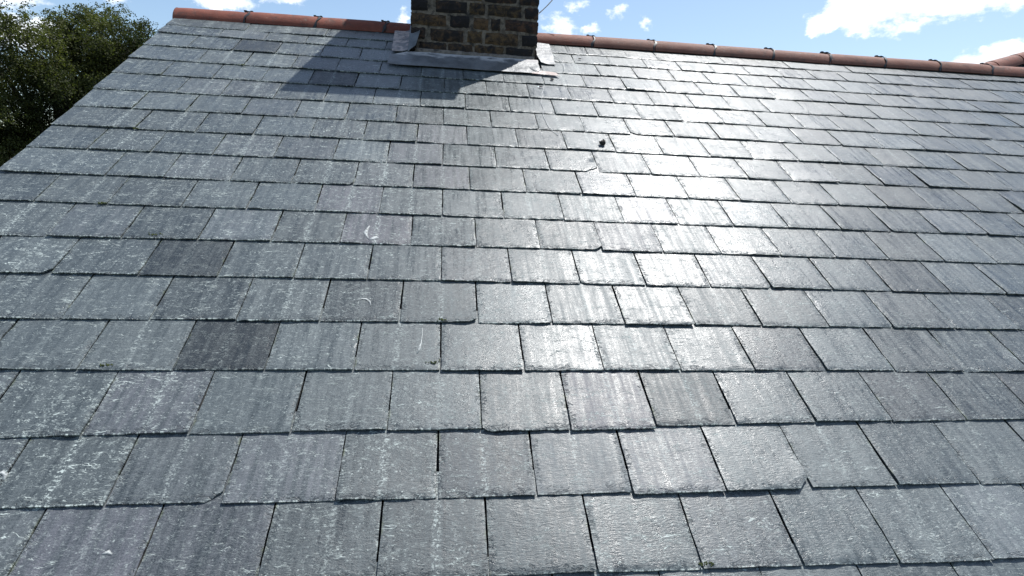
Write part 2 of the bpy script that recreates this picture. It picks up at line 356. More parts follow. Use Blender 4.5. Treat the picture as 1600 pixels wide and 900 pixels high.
M_BLACK = simple('black_plastic', (0.012, 0.012, 0.013), (0.03, 0.03, 0.032), 60.0, 0.55, 0.2)
M_FELT = simple('roofing_felt', (0.015, 0.015, 0.016), (0.03, 0.03, 0.03), 20.0, 0.95)
M_DROP = simple('bird_lime', (0.38, 0.40, 0.40), (0.60, 0.61, 0.60), 90.0, 0.9, 0.5, 0.002)
def drop_mat():
    m_ = bpy.data.materials.new('bird_lime_smear'); m_.use_nodes = True
    t = NT(m_.node_tree); out = t.n('ShaderNodeOutputMaterial'); d = t.n('ShaderNodeBsdfPrincipled'); tr = t.n('ShaderNodeBsdfTransparent'); mx = t.n('ShaderNodeMixShader')
    P_ = t.n('ShaderNodeTexCoord').outputs['Object']
    d.inputs['Base Color'].default_value = (0.55, 0.57, 0.55, 1); d.inputs['Roughness'].default_value = 0.9
    t.put(mx.inputs[0], t.m('MULTIPLY', t.ramp(t.noise(P_, 110.0, 5, 0.75), 0.34, 0.48), t.attr('thick')))
    t.put(mx.inputs[1], tr.outputs[0]); t.put(mx.inputs[2], d.outputs[0]); t.put(out.inputs['Surface'], mx.outputs[0])
    return m_
M_DROP = drop_mat()
M_STONE = simple('dark_stone', (0.02, 0.018, 0.016), (0.06, 0.05, 0.045), 120.0, 0.9, 0.8, 0.003)
M_MOSS = simple('moss', (0.05, 0.07, 0.02), (0.10, 0.12, 0.04), 150.0, 1.0, 1.0, 0.004)
M_CABLE = simple('pale_cable', (0.55, 0.55, 0.53), (0.68, 0.68, 0.66), 30.0, 0.5, 0.1)
M_ALU = simple('aluminium', (0.45, 0.45, 0.45), (0.6, 0.6, 0.6), 30.0, 0.4, 0.1)
M_WALL = simple('wall_brick', (0.16, 0.10, 0.06), (0.28, 0.19, 0.11), 6.0, 0.9)
M_GROUND = simple('grass_ground', (0.035, 0.05, 0.018), (0.07, 0.085, 0.03), 0.6, 1.0, c2=(0.10, 0.08, 0.05), s2=0.15)
M_BARK = simple('bark', (0.05, 0.04, 0.03), (0.13, 0.11, 0.09), 20.0, 0.95, 0.9, 0.01)
def leaf_mat():
    m_ = bpy.data.materials.new('leaves'); m_.use_nodes = True
    t = NT(m_.node_tree); out = t.n('ShaderNodeOutputMaterial')
    tn = t.attr('tone')
    c = t.mix(t.ramp(tn, 0.0, 1.0, smooth=False), (0.020, 0.028, 0.011), (0.104, 0.112, 0.038))
    d = t.n('ShaderNodeBsdfPrincipled'); t.put(d.inputs['Base Color'], c); d.inputs['Roughness'].default_value = 0.75; d.inputs['Specular IOR Level'].default_value = 0.25
    tr = t.n('ShaderNodeBsdfTranslucent'); t.put(tr.inputs['Color'], t.mix(1.0, c, (1.3, 1.5, 0.7), 'MULTIPLY'))
    mx = t.n('ShaderNodeMixShader'); mx.inputs[0].default_value = 0.36
    t.put(mx.inputs[1], d.outputs[0]); t.put(mx.inputs[2], tr.outputs[0]); t.put(out.inputs['Surface'], mx.outputs[0])
    return m_
M_LEAF = leaf_mat()
# ------------------------------------------------------------------ setting: ground
g = MB(); g.add([(-1500, -1500, 0), (1500, -1500, 0), (1500, 1500, 0), (-1500, 1500, 0)], [(0, 1, 2, 3)])
tag(g.build('ground', M_GROUND), kind='structure')

# ------------------------------------------------------------------ the house
NROW = 27
UMAX = 38.0
house = empty('house', (0, 0, 0))
tag(house, 'brick house with a blue grey slate roof, red ridge tiles and a brick chimney', 'house')
hx = UMAX*G
def apex(u):   # the ridge rises slightly towards the right against the courses
    return -0.0155*u*G*1.0
ye = (NROW-1)*G*CP; ze = ZR - (NROW-1)*G*SP
b = MB()
x0, x1, y = 0.05, hx, ye-0.12
zt = ZR - 0.09
b.add([(x0,-y,0),(x1,-y,0),(x1,y,0),(x0,y,0),(x0,-y,ze),(x1,-y,ze),(x1,y,ze),(x0,y,ze),(x0,0,zt),(x1,0,zt)],
      [(0,1,2,3),(0,4,5,1),(2,6,7,3),(0,3,7,8,4),(1,5,9,6,2)])
b.build('wall', M_WALL, house)
d_ = MB()   # felted roof deck under the slates, both slopes
for sgn in (1, -1):
    pts = []
    for u in (0.02, UMAX):
        for v, n in ((0.0, -0.012), (NROW, -0.012), (NROW, -0.04), (0.0, -0.04)):
            p_ = RP(u, v, n); pts.append((p_.x, p_.y*sgn, p_.z))
    d_.add(pts, [(0,1,5,4), (3,7,6,2), (0,3,2,1), (4,5,6,7), (1,2,6,5), (0,4,7,3)])
d_.build('roof_deck', M_FELT, house)
# rear slope covered in the same slate (never seen from the front)
rs = MB()
cor = []
for u in (0.0, UMAX):
    for v, n in ((0.0, 0.012), (NROW, 0.012), (NROW, -0.008), (0.0, -0.008)):
        p_ = RP(u, v, n); cor.append((p_.x, -p_.y, p_.z))
rs.add(cor, [(0,1,5,4), (3,7,6,2), (0,3,2,1), (4,5,6,7), (1,2,6,5), (0,4,7,3)],
       puv=[(c[0], c[1], 0) for c in cor], loc=[(0.5, .1, .1)]*8, tone=[(0, 0, 0.5)]*8, lichen=[0.2]*8, seam=[0.0]*8, fleck=[0.3]*8)
rs.build('rear_roof_slope', M_SLATE, house)
# mortar verge down the gable end
vm_ = MB()
pr = random.Random(3); N_ = 110
vs = []; fs = []
for i in range(N_+1):
    v = 0.15 + (NROW-0.3)*i/N_
    for (u, n) in ((0.16, -0.045), (0.10+pr.uniform(-.03, .03), -0.045), (0.07+pr.uniform(-.03, .03), -0.002), (0.16, -0.002)):
        vs.append(RP(u, v, n))
for i in range(N_):
    for k in range(4): fs.append((i*4+k, i*4+(k+1) % 4, i*4+4+(k+1) % 4, i*4+4+k))
fs += [(0, 1, 2, 3), (N_*4+3, N_*4+2, N_*4+1, N_*4)]
vm_.add(vs, fs); vm_.build('verge_mortar', M_FILLET, house)

# ---- slates
for k in range(19, NROW+1):
    f = [1.24 if k % 2 else 1.85]
    while f[-1] < UMAX: f.append(round(f[-1]+1.238, 3))
    JOINTS[k] = f
def edge_v(k, u):
    if k not in EDGE: return float(k)
    a, b_, c_ = EDGE[k]; uu = min(u, 31.0); return k + a*uu*uu + b_*uu + c_
SS = [0.0, 0.010, 0.028, 0.06, 0.11, 0.17, 0.24, 0.31, 0.38, 0.45, 0.52, 0.59, 0.66, 0.73, 0.80, 0.86, 0.91, 0.95, 0.975, 0.991, 1.0]
def tt_for(kmax):  # gauge distance above the tail
    return [0.0, 0.012, 0.035, 0.08, 0.15, 0.25, 0.38, 0.52, 0.66, 0.82, 1.0, 1.3]
CUTS = {(9, 11.65): ('R', 0.30, 0.20), (12, 11.1): ('R', 0.12, 0.10), (17, 5.4): ('R', 0.14, 0.13), (17, 12.9): ('R', 0.16, 0.15), (14, 8.6): ('R', 0.12, 0.06), (13, 1.75): ('R', .10, .10), (7, 14.1): ('L', 0.15, 0.12), (10, 6.1): ('R', .08, .06)}
DARK = {(13, 4.3): -1.4, (15, 5.5): -1.5, (14, 4.85): -1.2, (3, 3.0): -1.5, (5, 5.5): -1.2, (16, 9.8): -.8, (14, 17.3): -0.5, (13, 17.9): -1.0, (12, 18.4): -1.0, (11, 17.9): -0.8, (10, 19.6): -0.9, (16, 16.0): -.3, (16, 17.2): -.4, (15, 14.2): .3, (12, 9.8): -.5, (11, 10.4): -.6, (8, 11.0): -.7, (9, 11.6): -.6}
PURP = {(15, 14.2): .01, (16, 11.0): 1.0, (10, 12.3): .8, (11, 13.0): .9, (12, 12.3): .9, (12, 7.4): .9, (11, 6.7): .6, (10, 8.6): .6, (9, 7.9): .7, (8, 8.6): .8, (17, 6.7): .6, (18, 4.8): .7, (18, 6.1): .6, (18, 2.4): .7, (16, 4.8): .4, (17, 9.2): .3, (17, 11.7): .6}
LOW = {(16, 11.0): 0.062, (16, 9.8): 0.05, (17, 11.7): .02, (17,12.9): .02, (14, 12.3): .01}
def pick(tab, k, um, default=None):
    for (kk, u_), v_ in tab.items():
        if kk == k and abs(u_-um) < 0.6: return v_
    return default
def slate(k, i, uL, uR, rng, first):
    """one slate: grid top, thin edges, closed underneath"""
    gap = rng.uniform(0.006, 0.020) if not first else 0.0
    gapR = rng.uniform(0.006, 0.016)
    L = uL + gap; R = uR - gapR; wd = R - L
    rot = rng.gauss(0, 0.0035); dv = rng.gauss(0, 0.008) + pick(LOW, k, (uL+uR)/2, 0.0)
    lift = max(0.0, rng.gauss(0.0006, 0.0014)) + (0.004 if pick(LOW, k, (uL+uR)/2, 0) > 0 else 0); twist = rng.gauss(0, 0.0024)
    th = rng.uniform(0.0036, 0.0050)
    sd = rng.uniform(0, 1000.0)
    toneV = (rng.gauss(0, 0.42) + pick(DARK, k, (uL+uR)/2, 0), max(0.0, pick(PURP, k, (uL+uR)/2, 0) + rng.choice((0, 0, 0, 0, 0, .3))), 0.0)
    # place of the joint of the course above, where rain runs out
    jm = 0.5
    for j_ in JOINTS.get(k-1, []):
        if L+0.1 < j_ < R-0.1: jm = (j_-L)/wd; break
    lich_glint = max(0.10, (1.10 - 0.030*L) * rng.uniform(0.65, 1.2) * (0.55 if toneV[0] < -1.0 else 1.0))  # pale lichen and painted ridge glints, fading to the right with the light angle
    vmid = edge_v(k, (L+R)/2); slope = (edge_v(k, R) - edge_v(k, L)) / max(wd, .1)
    TT = tt_for(k); ns = len(SS); nt = len(TT)
    vs = []; at_p = []; at_l = []
    cut = pick(CUTS, k, (uL+uR)/2)
    if cut is None and rng.random() < 0.07: cut = (rng.choice('LR'), rng.uniform(0.04, 0.09), rng.uniform(0.02, 0.06))
    for t in range(nt):
        for s_ in range(ns):
            s0 = SS[s_]
            uu = L + wd*s0
            nz = mn.noise(Vector((uu*2.2, sd, k*1.0)))*0.004 + mn.noise(Vector((uu*9.0, sd, k*3.0)))*0.007 + mn.noise(Vector((uu*28.0, sd, 1.0)))*0.004
            tailv = vmid + slope*(uu-(L+R)/2) + rot*(uu-(L+R)/2)*0.6 + dv + nz
            if cut:
                e = s0 if cut[0] == 'R' else 1-s0
                a = (e - (1-cut[1]/wd)) / (cut[1]/wd)
                if a > 0: tailv -= cut[2]*(a**0.8) + mn.noise(Vector((uu*14, sd, 9)))*0.012*a
            up = TT[t]
            v = tailv - up
            if up > 0.5: v = vmid - up + dv
            # side edges wander a little
            vv = v*3.0
            if s_ == 0 and not first: uu += mn.noise(Vector((sd, vv, 5.0)))*0.008 + mn.noise(Vector((sd, vv*4, 6.0)))*0.006
            if s_ == ns-1: uu += mn.noise(Vector((sd, vv, 8.0)))*0.008 + mn.noise(Vector((sd, vv*4, 2.0)))*0.006
            uu += -rot*(up-0.5)*0.9
            fr = max(0.0, 1.0-up)
            n = 0.0052 + 0.0066*fr + lift*fr + twist*(s0-0.5)*fr*1.6 + mn.noise(Vector((uu*1.6, v*1.6, sd)))*0.0012*min(1, fr*3+.2)
            # flaked edges
            es = min(s0, 1-s0)*wd*G; et = up*G
            ed = min(es, et)
            if ed < 0.009:
                fl = max(0.0, mn.noise(Vector((uu*7, v*7, sd+31)))+0.15)
                fl2 = max(0.0, mn.noise(Vector((uu*22, v*22, sd+57))))
                n -= (fl*0.0050 + fl2*0.0028) * (1-ed/0.009) * (0.35 if es < et else 1.0)
            n = max(n, 0.0042)
            vlim = max(v, -0.62 if u_ridge_ok(uu) else 0.0)
            vs.append(RP(max(uu, 0.0 if first else -1), vlim, n)); at_p.append((uu*G+sd*1.37, -v*G, sd*0.71)); at_l.append((s0, up*G, es))
    fs = []
    def I(t, s_): return t*ns+s_
    for t in range(nt-1):
        for s_ in range(ns-1): fs.append((I(t, s_), I(t, s_+1), I(t+1, s_+1), I(t+1, s_)))
    tot = len(vs)
    ring = [I(0, s_) for s_ in range(ns)] + [I(t, ns-1) for t in range(1, nt)] + [I(nt-1, s_) for s_ in range(ns-2, -1, -1)] + [I(t, 0) for t in range(nt-2, 0, -1)]
    top2 = []
    for r_ in ring: top2.append(Vector(vs[r_])); at_p.append(at_p[r_]); at_l.append(at_l[r_])
    vs += top2; N3 = Vector((0, -SP, CP)); nb = len(vs)
    bot = []
    for r_ in ring:
        u0 = vs[r_]; q = Vector(u0) - N3*th
        bot.append(q); at_p.append(at_p[r_]); at_l.append((at_l[r_][0], at_l[r_][1], at_l[r_][2]))
    vs += bot; nr = len(ring)
    fs2 = [(tot+a, tot+(a+1) % nr, nb+(a+1) % nr, nb+a) for a in range(nr)]
    fs2.append(tuple(nb+a for a in range(nr-1, -1, -1)))
    return vs, fs, fs2, at_p, at_l, (toneV[0], toneV[1], jm), lich_glint, (L, R, vmid)
def u_ridge_ok(u): return u > 12
Rt = Wm.transposed(); Cc = Vector((1.720, -4.180, 7.428))
def pix(p_):
    q = Rt @ (Vector(p_) - Cc)
    return (800 + 880*q.x/-q.z, 450 - 880*q.y/-q.z) if q.z < -0.1 else None
def area(L, R, v):
    P4 = [pix(RP(a, b_)) for a, b_ in ((L, v-1), (R, v-1), (R, v), (L, v))]
    if any(p_ is None for p_ in P4): return 0
    P4 = [(min(max(x, 0), 1600), min(max(y_, 0), 900)) for x, y_ in P4]
    return abs(sum(P4[a][0]*P4[(a+1) % 4][1] - P4[(a+1) % 4][0]*P4[a][1] for a in range(4)))/2
allS = []
rng = random.Random(11)
for k in range(1, NROW+1):
    js = [0.0] + JOINTS[k]
    for i in range(len(js)-1):
        L, R = js[i], js[i+1]
        if k <= 3:
            if R > 7.5 and L < 11.6:
                if L < 7.3: R = 7.5
                elif R > 11.8: L = 11.6
                else: continue
        if R - L < 0.25: continue
        d = slate(k, i, L, R, rng, i == 0)
        allS.append((area(d[7][0], d[7][1], d[7][2]), k, i, d))
allS.sort(key=lambda a: -a[0])
def add_slate(mb, d):
    vs, fs, fs2, ap, al, tone, lich_glint, _ = d
    n = len(vs)
    mb.add(vs, fs, 0, True, puv=ap, loc=al, tone=[tone]*n, lichen=[lich_glint]*n, seam=[abs(math.sin(lich_glint*91.0))**2.5]*n, fleck=[(1.3 if d[7][2] > 7.2 and d[7][2] < 10.4 and d[7][0] < 6 else 0.25+0.5*abs(math.sin(lich_glint*37.0)))]*n)
    o = len(mb.v)-n
    mb.f += [tuple(a+o for a in f_) for f_ in fs2]; mb.mi += [0]*len(fs2); mb.sm += [False]*len(fs2)
LABELS = {(15, 5.5): 'darkest plain charcoal slate', (13, 4.3): 'dark charcoal slate', (16, 11.0): 'purplish slate slipped below its course', (9, 11.65): 'slate with a broken lower right corner', (17, 5.4): 'slate with a snapped lower right corner', (12, 7.4): 'purplish slate with a bird dropping on it'}
for a_, k, i, d in allS[:100]:
    mb = MB(); add_slate(mb, d); o = mb.build('slate', M_SLATE, house)
    lb = pick(LABELS, k, (d[7][0]+d[7][1])/2)
    if lb: o['label'] = lb
mb = MB()
for a_, k, i, d in allS[100:]: add_slate(mb, d)
o = mb.build('slates', M_SLATE, house); o['kind'] = 'stuff'

# ---- ridge tiles and their black unions
RJ = [-0.06, 2.17, 4.38, 6.59, 8.9, 11.2, 13.75-0.0, 15.99, 18.25, 20.53, 22.8, 25.06, 27.36, 29.61, 31.85, 34.1, 36.3, 38.5]
def ridge_pt(u, ang, r, fl=0.0):
    """point on the half round at angle ang from the top, centre line rising to the right"""
    rise = 0.0012*u
    zc = ZR - 0.058 + rise*0.9 + fl
    yc = 0.004*u*G
    return Vector((u*G, yc - r*math.sin(ang), zc + r*math.cos(ang)))
def ridge_tile(ua, ub, idx):
    rg = random.Random(idx*17+5)
    mbt = MB(); seg = 18; nu = 6; r1, r0 = 0.096, 0.082
    dz = rg.gauss(0, 0.0016); dz2 = rg.gauss(0, 0.0016); r1 += rg.gauss(0, .0008)
    vs = []
    for a in range(nu+1):
        f_ = a/nu; u = ua + (ub-ua)*f_
        for r_ in (r1, r0):
            for k in range(seg+1):
                an = -PI*0.475 + PI*0.95*k/seg
                rr = r_ + (0.0015 if r_ == r1 and (k in (0, 1, seg-1, seg)) else 0)
                if r_ == r1 and a in (0, nu): rr -= 0.0025
                vs.append(ridge_pt(u, an, rr, dz*(1-f_)+dz2*f_))
    st = 2*(seg+1); fs = []
    for a in range(nu):
        for k in range(seg):
            fs.append((a*st+k, a*st+k+1, (a+1)*st+k+1, (a+1)*st+k))
            o_ = seg+1; fs.append((a*st+o_+k, (a+1)*st+o_+k, (a+1)*st+o_+k+1, a*st+o_+k+1))
        for k in (0, seg): fs.append((a*st+k, (a+1)*st+k, (a+1)*st+seg+1+k, a*st+seg+1+k))
    for a in (0, nu):
        for k in range(seg): fs.append((a*st+k, a*st+k+1, a*st+seg+2+k, a*st+seg+1+k))
    dust = min(1.0, max(0.0, (0.5*(ua+ub)-11)/3.0)) * rg.uniform(0.6, 0.95)
    mbt.add(vs, fs, 0, True, dust=[dust]*len(vs))
    if idx == 0:   # closed end on the gable
        c_ = []; 
        for k in range(seg+1): c_.append(ridge_pt(ua-0.012, -PI*0.475 + PI*0.95*k/seg, r1-0.006, dz))
        c0_ = [ridge_pt(ua+0.01, -PI*0.475 + PI*0.95*k/seg, r1-0.001, dz) for k in range(seg+1)]
        mbt.add(c_+c0_, [tuple(range(seg+1))] + [(k, k+1, seg+2+k, seg+1+k) for k in range(seg)], 0, False, dust=[0.0]*(2*seg+2))
    o = mbt.build('ridge_tile', M_TERRA, house)
    o.data.shade_smooth() if hasattr(o.data, 'shade_smooth') else None
    md = o.modifiers.new('edges', 'EDGE_SPLIT'); md.split_angle = math.radians(40)
    return o
def ridge_union(u, idx):
    rg = random.Random(idx*31+2); mbu = MB(); seg = 22
    vs = []; wv_ = []
    for k in range(seg+1):
        an = -PI*0.02 + PI*0.50*k/seg; off = 0.055*math.sin(an*2.6+0.5)+0.02*math.sin(an*9+idx) + 0.09*(math.cos(an)-.5)
        hw = 0.034 + 0.016*math.sin(an*7+idx*2)
        for (du, r_) in ((-hw, 0.0935), (-hw, 0.0985), (hw, 0.0985), (hw, 0.0935)): vs.append(ridge_pt(u+du+off*0.8, an, r_))
    fs = []
    for k in range(seg):
        for q in range(4): fs.append((k*4+q, k*4+(q+1) % 4, k*4+4+(q+1) % 4, k*4+4+q))
    fs += [(3, 2, 1, 0), (seg*4, seg*4+1, seg*4+2, seg*4+3)]
    mbu.add(vs, fs)
    # clamp plate and screw nubs on the crown
    c = ridge_pt(u, 0, 0.096)
    mbu.box(c.x-0.032, c.x+0.024, c.y-0.016, c.y+0.018, c.z+0.0, c.z+0.005)
    mbu.box(c.x-0.034, c.x-0.018, c.y-0.010, c.y+0.008, c.z+0.0045, c.z+0.011)
    mbu.box(c.x+0.006, c.x+0.020, c.y-0.008, c.y+0.010, c.z+0.0045, c.z+0.010)
    mbu.build('ridge_union', M_BLACK, house)
rr_ = MB(); vs = []; fs = []  # black roll added to deepen the shadow line under the ridge tiles
for u in (0.05, UMAX):
    for k in range(13): vs.append(ridge_pt(u, -PI*0.66 + PI*1.32*k/12, 0.081))
fs = [(k, k+1, 14+k, 13+k) for k in range(12)]
vs2 = [ridge_pt(u, -PI*0.66 + PI*1.32*k/12, 0.078) for u in (0.05, UMAX) for k in range(13)]
rr_.add(vs, fs, 0, True); rr_.add(vs2, [f_[::-1] for f_ in fs], 0, True)
rr_.build('ridge_shadow_roll', M_BLACK, house, fixn=False)
for i in range(len(RJ)-1):
    ua, ub = RJ[i], RJ[i+1]
    if i == 4 or i == 5: continue   # the chimney stands here
    if i == 3: ub = 7.6
    if i == 3:
        ridge_tile(ua+0.012, 7.6, i)
    else: ridge_tile(ua+0.012, ub-0.012, i)
    if i > 0: ridge_union(ua, i)
ridge_tile(11.48, 13.73, 40)

# ---- chimney
CX0, CX1 = 1.500, 2.310; CY0, CY1 = -0.369, 0.385; CTOP = ZR + 1.126; CBOT = ZR - 0.75
CH = 0.083; BT = 0.066          # course height, brick height
Z4 = ZR + 0.040                 # mortar line between the 3rd and 4th visible course
ch = MB()
ch.box(CX0+0.009, CX1-0.009, CY0+0.009, CY1-0.009, CBOT, CTOP, 1, tone=(0, 0, 0))
PAT = {  # fractions of the front width, from the photograph
 0: [(0.0, .055), (.065, .280), (.290, .485), (.498, .735), (.745, .965), (.975, 1.0)],
 1: [(0.0, .116), (.152, .415), (.437, .560), (.578, .846), (.868, 1.0)],
 2: [(0.0, .275), (.300, .456), (.480, .606), (.620, .700), (.730, 1.0)],
 3: [(0.0, .135), (.190, .434), (.447, .574), (.593, .864), (.882, 1.0)]}
STD = [[(0, .27), (.285, .545), (.56, .82), (.835, 1.0)], [(0, .13), (.145, .40), (.415, .54), (.555, .82), (.835, 1.0)]]
brg = random.Random(5)
def brick(xa, xb, ya, yb, z0, z1, face):
    """one brick with rounded, uneven arrises"""
    tone = (brg.gauss(0, 0.55), brg.random(), 0)
    bm_pts = []
    nx, nz = 7, 4
    def j(a): return brg.gauss(0, a)
    vs = []; fs = []
    if face in 'FB':
        yo = ya if face == 'F' else yb; yi = yb if face == 'F' else ya; sg = -1 if face == 'F' else 1
        for kz in range(nz+1):
            for kx in range(nx+1):
                ex = min(kx, nx-kx); ez = min(kz, nz-kz)
                dep = j(0.0013) if ex and ez else -0.005 - abs(j(0.002))
                vs.append((xa+(xb-xa)*kx/nx + (j(0.0020) if not ex else 0), yo + sg*(dep + j(0.0009)), z0+(z1-z0)*kz/nz + (j(0.0026) if not ez else 0)))
        n0 = len(vs)
        vs += [(xa, yi, z0), (xb, yi, z0), (xb, yi, z1), (xa, yi, z1)]
    else:
        xo = xa if face == 'L' else xb; xi = xb if face == 'L' else xa; sg = -1 if face == 'L' else 1
        for kz in range(nz+1):
            for kx in range(nx+1):
                ex = min(kx, nx-kx); ez = min(kz, nz-kz)
                dep = 0.0 if ex and ez else -0.005 - abs(j(0.0015))
                vs.append((xo + sg*(dep + j(0.0009)), ya+(yb-ya)*kx/nx, z0+(z1-z0)*kz/nz + (j(0.0016) if not ez else 0)))
        n0 = len(vs)
        vs += [(xi, ya, z0), (xi, yb, z0), (xi, yb, z1), (xi, ya, z1)]
    W_ = nx+1
    for kz in range(nz):
        for kx in range(nx): fs.append((kz*W_+kx, kz*W_+kx+1, (kz+1)*W_+kx+1, (kz+1)*W_+kx))
    b0 = [kx for kx in range(W_)]; t0 = [nz*W_+kx for kx in range(W_)]
    l0 = [kz*W_ for kz in range(nz+1)]; r0 = [kz*W_+nx for kz in range(nz+1)]
    fs += [tuple(b0[::-1]) + (n0, n0+1), tuple(t0) + (n0+2, n0+3), tuple(l0) + (n0+3, n0), tuple(r0[::-1]) + (n0+1, n0+2), (n0, n0+3, n0+2, n0+1)]
    ch.add(vs, fs, 0, False, tone=[tone]*len(vs))
nc = 0
z = Z4 - 3*CH - 4*CH
row = -4
while z + BT < CTOP + 0.001:
    grow = 0.0
    if row >= 15: grow = 0.028
    if row >= 16: grow = 0.055
    X0, X1, Y0, Y1 = CX0-grow, CX1+grow, CY0-grow, CY1+grow
    pat = PAT.get(row, STD[row % 2])
    if grow: ch.box(X0+0.009, X1-0.009, Y0+0.009, Y1-0.009, z-0.004, z+BT+0.01, 1, tone=(0, 0, 0))
    for (a, b_) in pat:
        xa, xb = X0+(X1-X0)*a, X0+(X1-X0)*b_
        if xb-xa < 0.02: continue
        brick(xa+0.004, xb-0.004, Y0, Y0+0.10, z+brg.gauss(0, .0012), z+BT+brg.gauss(0, .0012), 'F')
    for (a, b_) in STD[(row+1) % 2]:
        xa, xb = X0+(X1-X0)*a, X0+(X1-X0)*b_
        brick(xa+0.004, xb-0.004, Y1-0.10, Y1, z, z+BT, 'B')
        ya, yb = Y0+0.012+(Y1-Y0-0.024)*a, Y0+0.012+(Y1-Y0-0.024)*b_
        brick(X0, X0+0.05, ya+0.004, yb-0.004, z, z+BT, 'L'); brick(X1-0.05, X1, ya+0.004, yb-0.004, z, z+BT, 'R')
    z += CH; row += 1
ch.box(CX0-0.05, CX1+0.05, CY0-0.05, CY1+0.05, z-0.004, z+0.03, 1, tone=(0, 0, 0))   # flaunching
chim = ch.build('chimney', [M_BRICK, M_MORTAR], house, fixn=True)

def sheet(name, rows, m_, parent, th=0.0018, white=None, seed=1, amp=0.002, sub=4):
    """a dressed metal sheet: rows of (u, v, n) points, joined into a slightly wavy thin skin"""
    R_ = [[RP(*p_) for p_ in r] for r in rows]
    nr, ncx = len(R_), len(R_[0])
    fine = []; wh = []
    for a in range((nr-1)*sub+1):
        i0 = min(a//sub, nr-2); f_ = a/sub - i0; line = []
        for b_ in range((ncx-1)*sub+1):
            j0 = min(b_//sub, ncx-2); g_ = b_/sub - j0
            P_ = (R_[i0][j0]*(1-f_)+R_[i0+1][j0]*f_)*(1-g_) + (R_[i0][j0+1]*(1-f_)+R_[i0+1][j0+1]*f_)*g_
            P_ = P_ + Vector((0, -SP, CP))*(mn.noise(P_*14+Vector((seed, 0, 0)))*amp + mn.noise(P_*45)*amp*0.4)
            edge = a in (0, (nr-1)*sub) or b_ in (0, (ncx-1)*sub)
            if edge: P_ = P_ + Vector((mn.noise(P_*30), mn.noise(P_*30+Vector((5, 5, 5)))*CP, 0))*0.004
            line.append(P_); wh.append((white or (lambda x, y_: 0.0))(b_/((ncx-1)*sub), a/((nr-1)*sub)))
        fine.append(line)
    H_, W_ = len(fine), len(fine[0]); vs = [p_ for l in fine for p_ in l]; n = len(vs)
    fs = [(a*W_+b_, a*W_+b_+1, (a+1)*W_+b_+1, (a+1)*W_+b_) for a in range(H_-1) for b_ in range(W_-1)]
    off = Vector((0, SP*0.6-0.0, -CP))*th
    vs2 = [p_ + off for p_ in vs]
    fs += [tuple(i+n for i in f_[::-1]) for f_ in fs]
    ring = [b_ for b_ in range(W_)] + [a*W_+W_-1 for a in range(1, H_)] + [(H_-1)*W_+b_ for b_ in range(W_-2, -1, -1)] + [a*W_ for a in range(H_-2, 0, -1)]
    fs += [(ring[i], ring[(i+1) % len(ring)], ring[(i+1) % len(ring)]+n, ring[i]+n) for i in range(len(ring))]
    q = MB(); q.add(vs+vs2, fs, 0, True, white=wh+wh)
    o = q.build(name, m_, parent); md = o.modifiers.new('edges', 'EDGE_SPLIT'); md.split_angle = math.radians(45)
    return o
# apron along the front of the stack
us = [6.9, 7.5, 8.3, 9.2, 10.1, 10.9, 11.52]
def arow(v0, v1, n0, n1): return [(u, v0+(v1-v0)*i/6, n0+(n1-n0)*i/6) for i, u in enumerate(us)]
r_up = [(max(u, 7.50), 2.17+0.02*math.sin(i*2.7), 0.017) for i, u in enumerate(us)]
r_mid = [(max(u, 7.46), 2.40, 0.034) for i, u in enumerate(us)]
r_b = [(u, 2.68 if i else 2.8, 0.031) for i, u in enumerate(us)]
r_c = [(u, 3.0, 0.026) for u in us]
r_d = [(u, 3.34+0.012*math.sin(i*2.1), 0.0215) for i, u in enumerate(us)]
sheet('apron_flashing', [r_up, r_mid, r_b, r_c, r_d], M_LEAD, chim, white=lambda x, y_: 1.6-2.4*y_ if y_ < 0.65 else -0.25, amp=0.0022, seed=4)
# side flashings dressed over the slates
sheet('side_flashing', [[(6.93, 0.62, 0.034), (7.25, 0.60, 0.036), (7.53, 0.58, 0.045)], [(6.94, 1.5, 0.033), (7.25, 1.5, 0.034), (7.53, 1.5, 0.045)], [(6.96, 2.42, 0.031), (7.25, 2.40, 0.032), (7.52, 2.36, 0.045)]], M_LEADP, chim, amp=0.002, seed=2)
sheet('corner_flashing', [[(7.44, 0.9, 0.050), (7.47, 0.9, 0.11), (7.80, 1.75, 0.125)], [(7.44, 1.7, 0.040), (7.47, 1.8, 0.10), (7.78, 2.02, 0.115)], [(7.42, 2.50, 0.030), (7.52, 2.44, 0.05), (7.68, 2.34, 0.07)]], M_LEAD, chim, amp=0.003, seed=9)
sheet('side_flashing', [[(11.50, 0.55, 0.024), (11.85, 0.56, 0.020), (12.14, 0.58, 0.018)], [(11.54, 1.5, 0.024), (11.85, 1.5, 0.019), (12.13, 1.5, 0.018)], [(11.64, 2.36, 0.022), (11.85, 2.44, 0.018), (12.11, 2.42, 0.017)]], M_LEADW, chim, amp=0.0018, seed=7)
sheet('soaker', [[(11.25, 3.10, 0.025), (11.62, 3.12, 0.024), (12.02, 3.16, 0.020)], [(11.25, 3.36, 0.022), (11.68, 3.38, 0.021), (12.12, 3.40, 0.019)]], M_LEADP, chim, amp=0.001, seed=12)
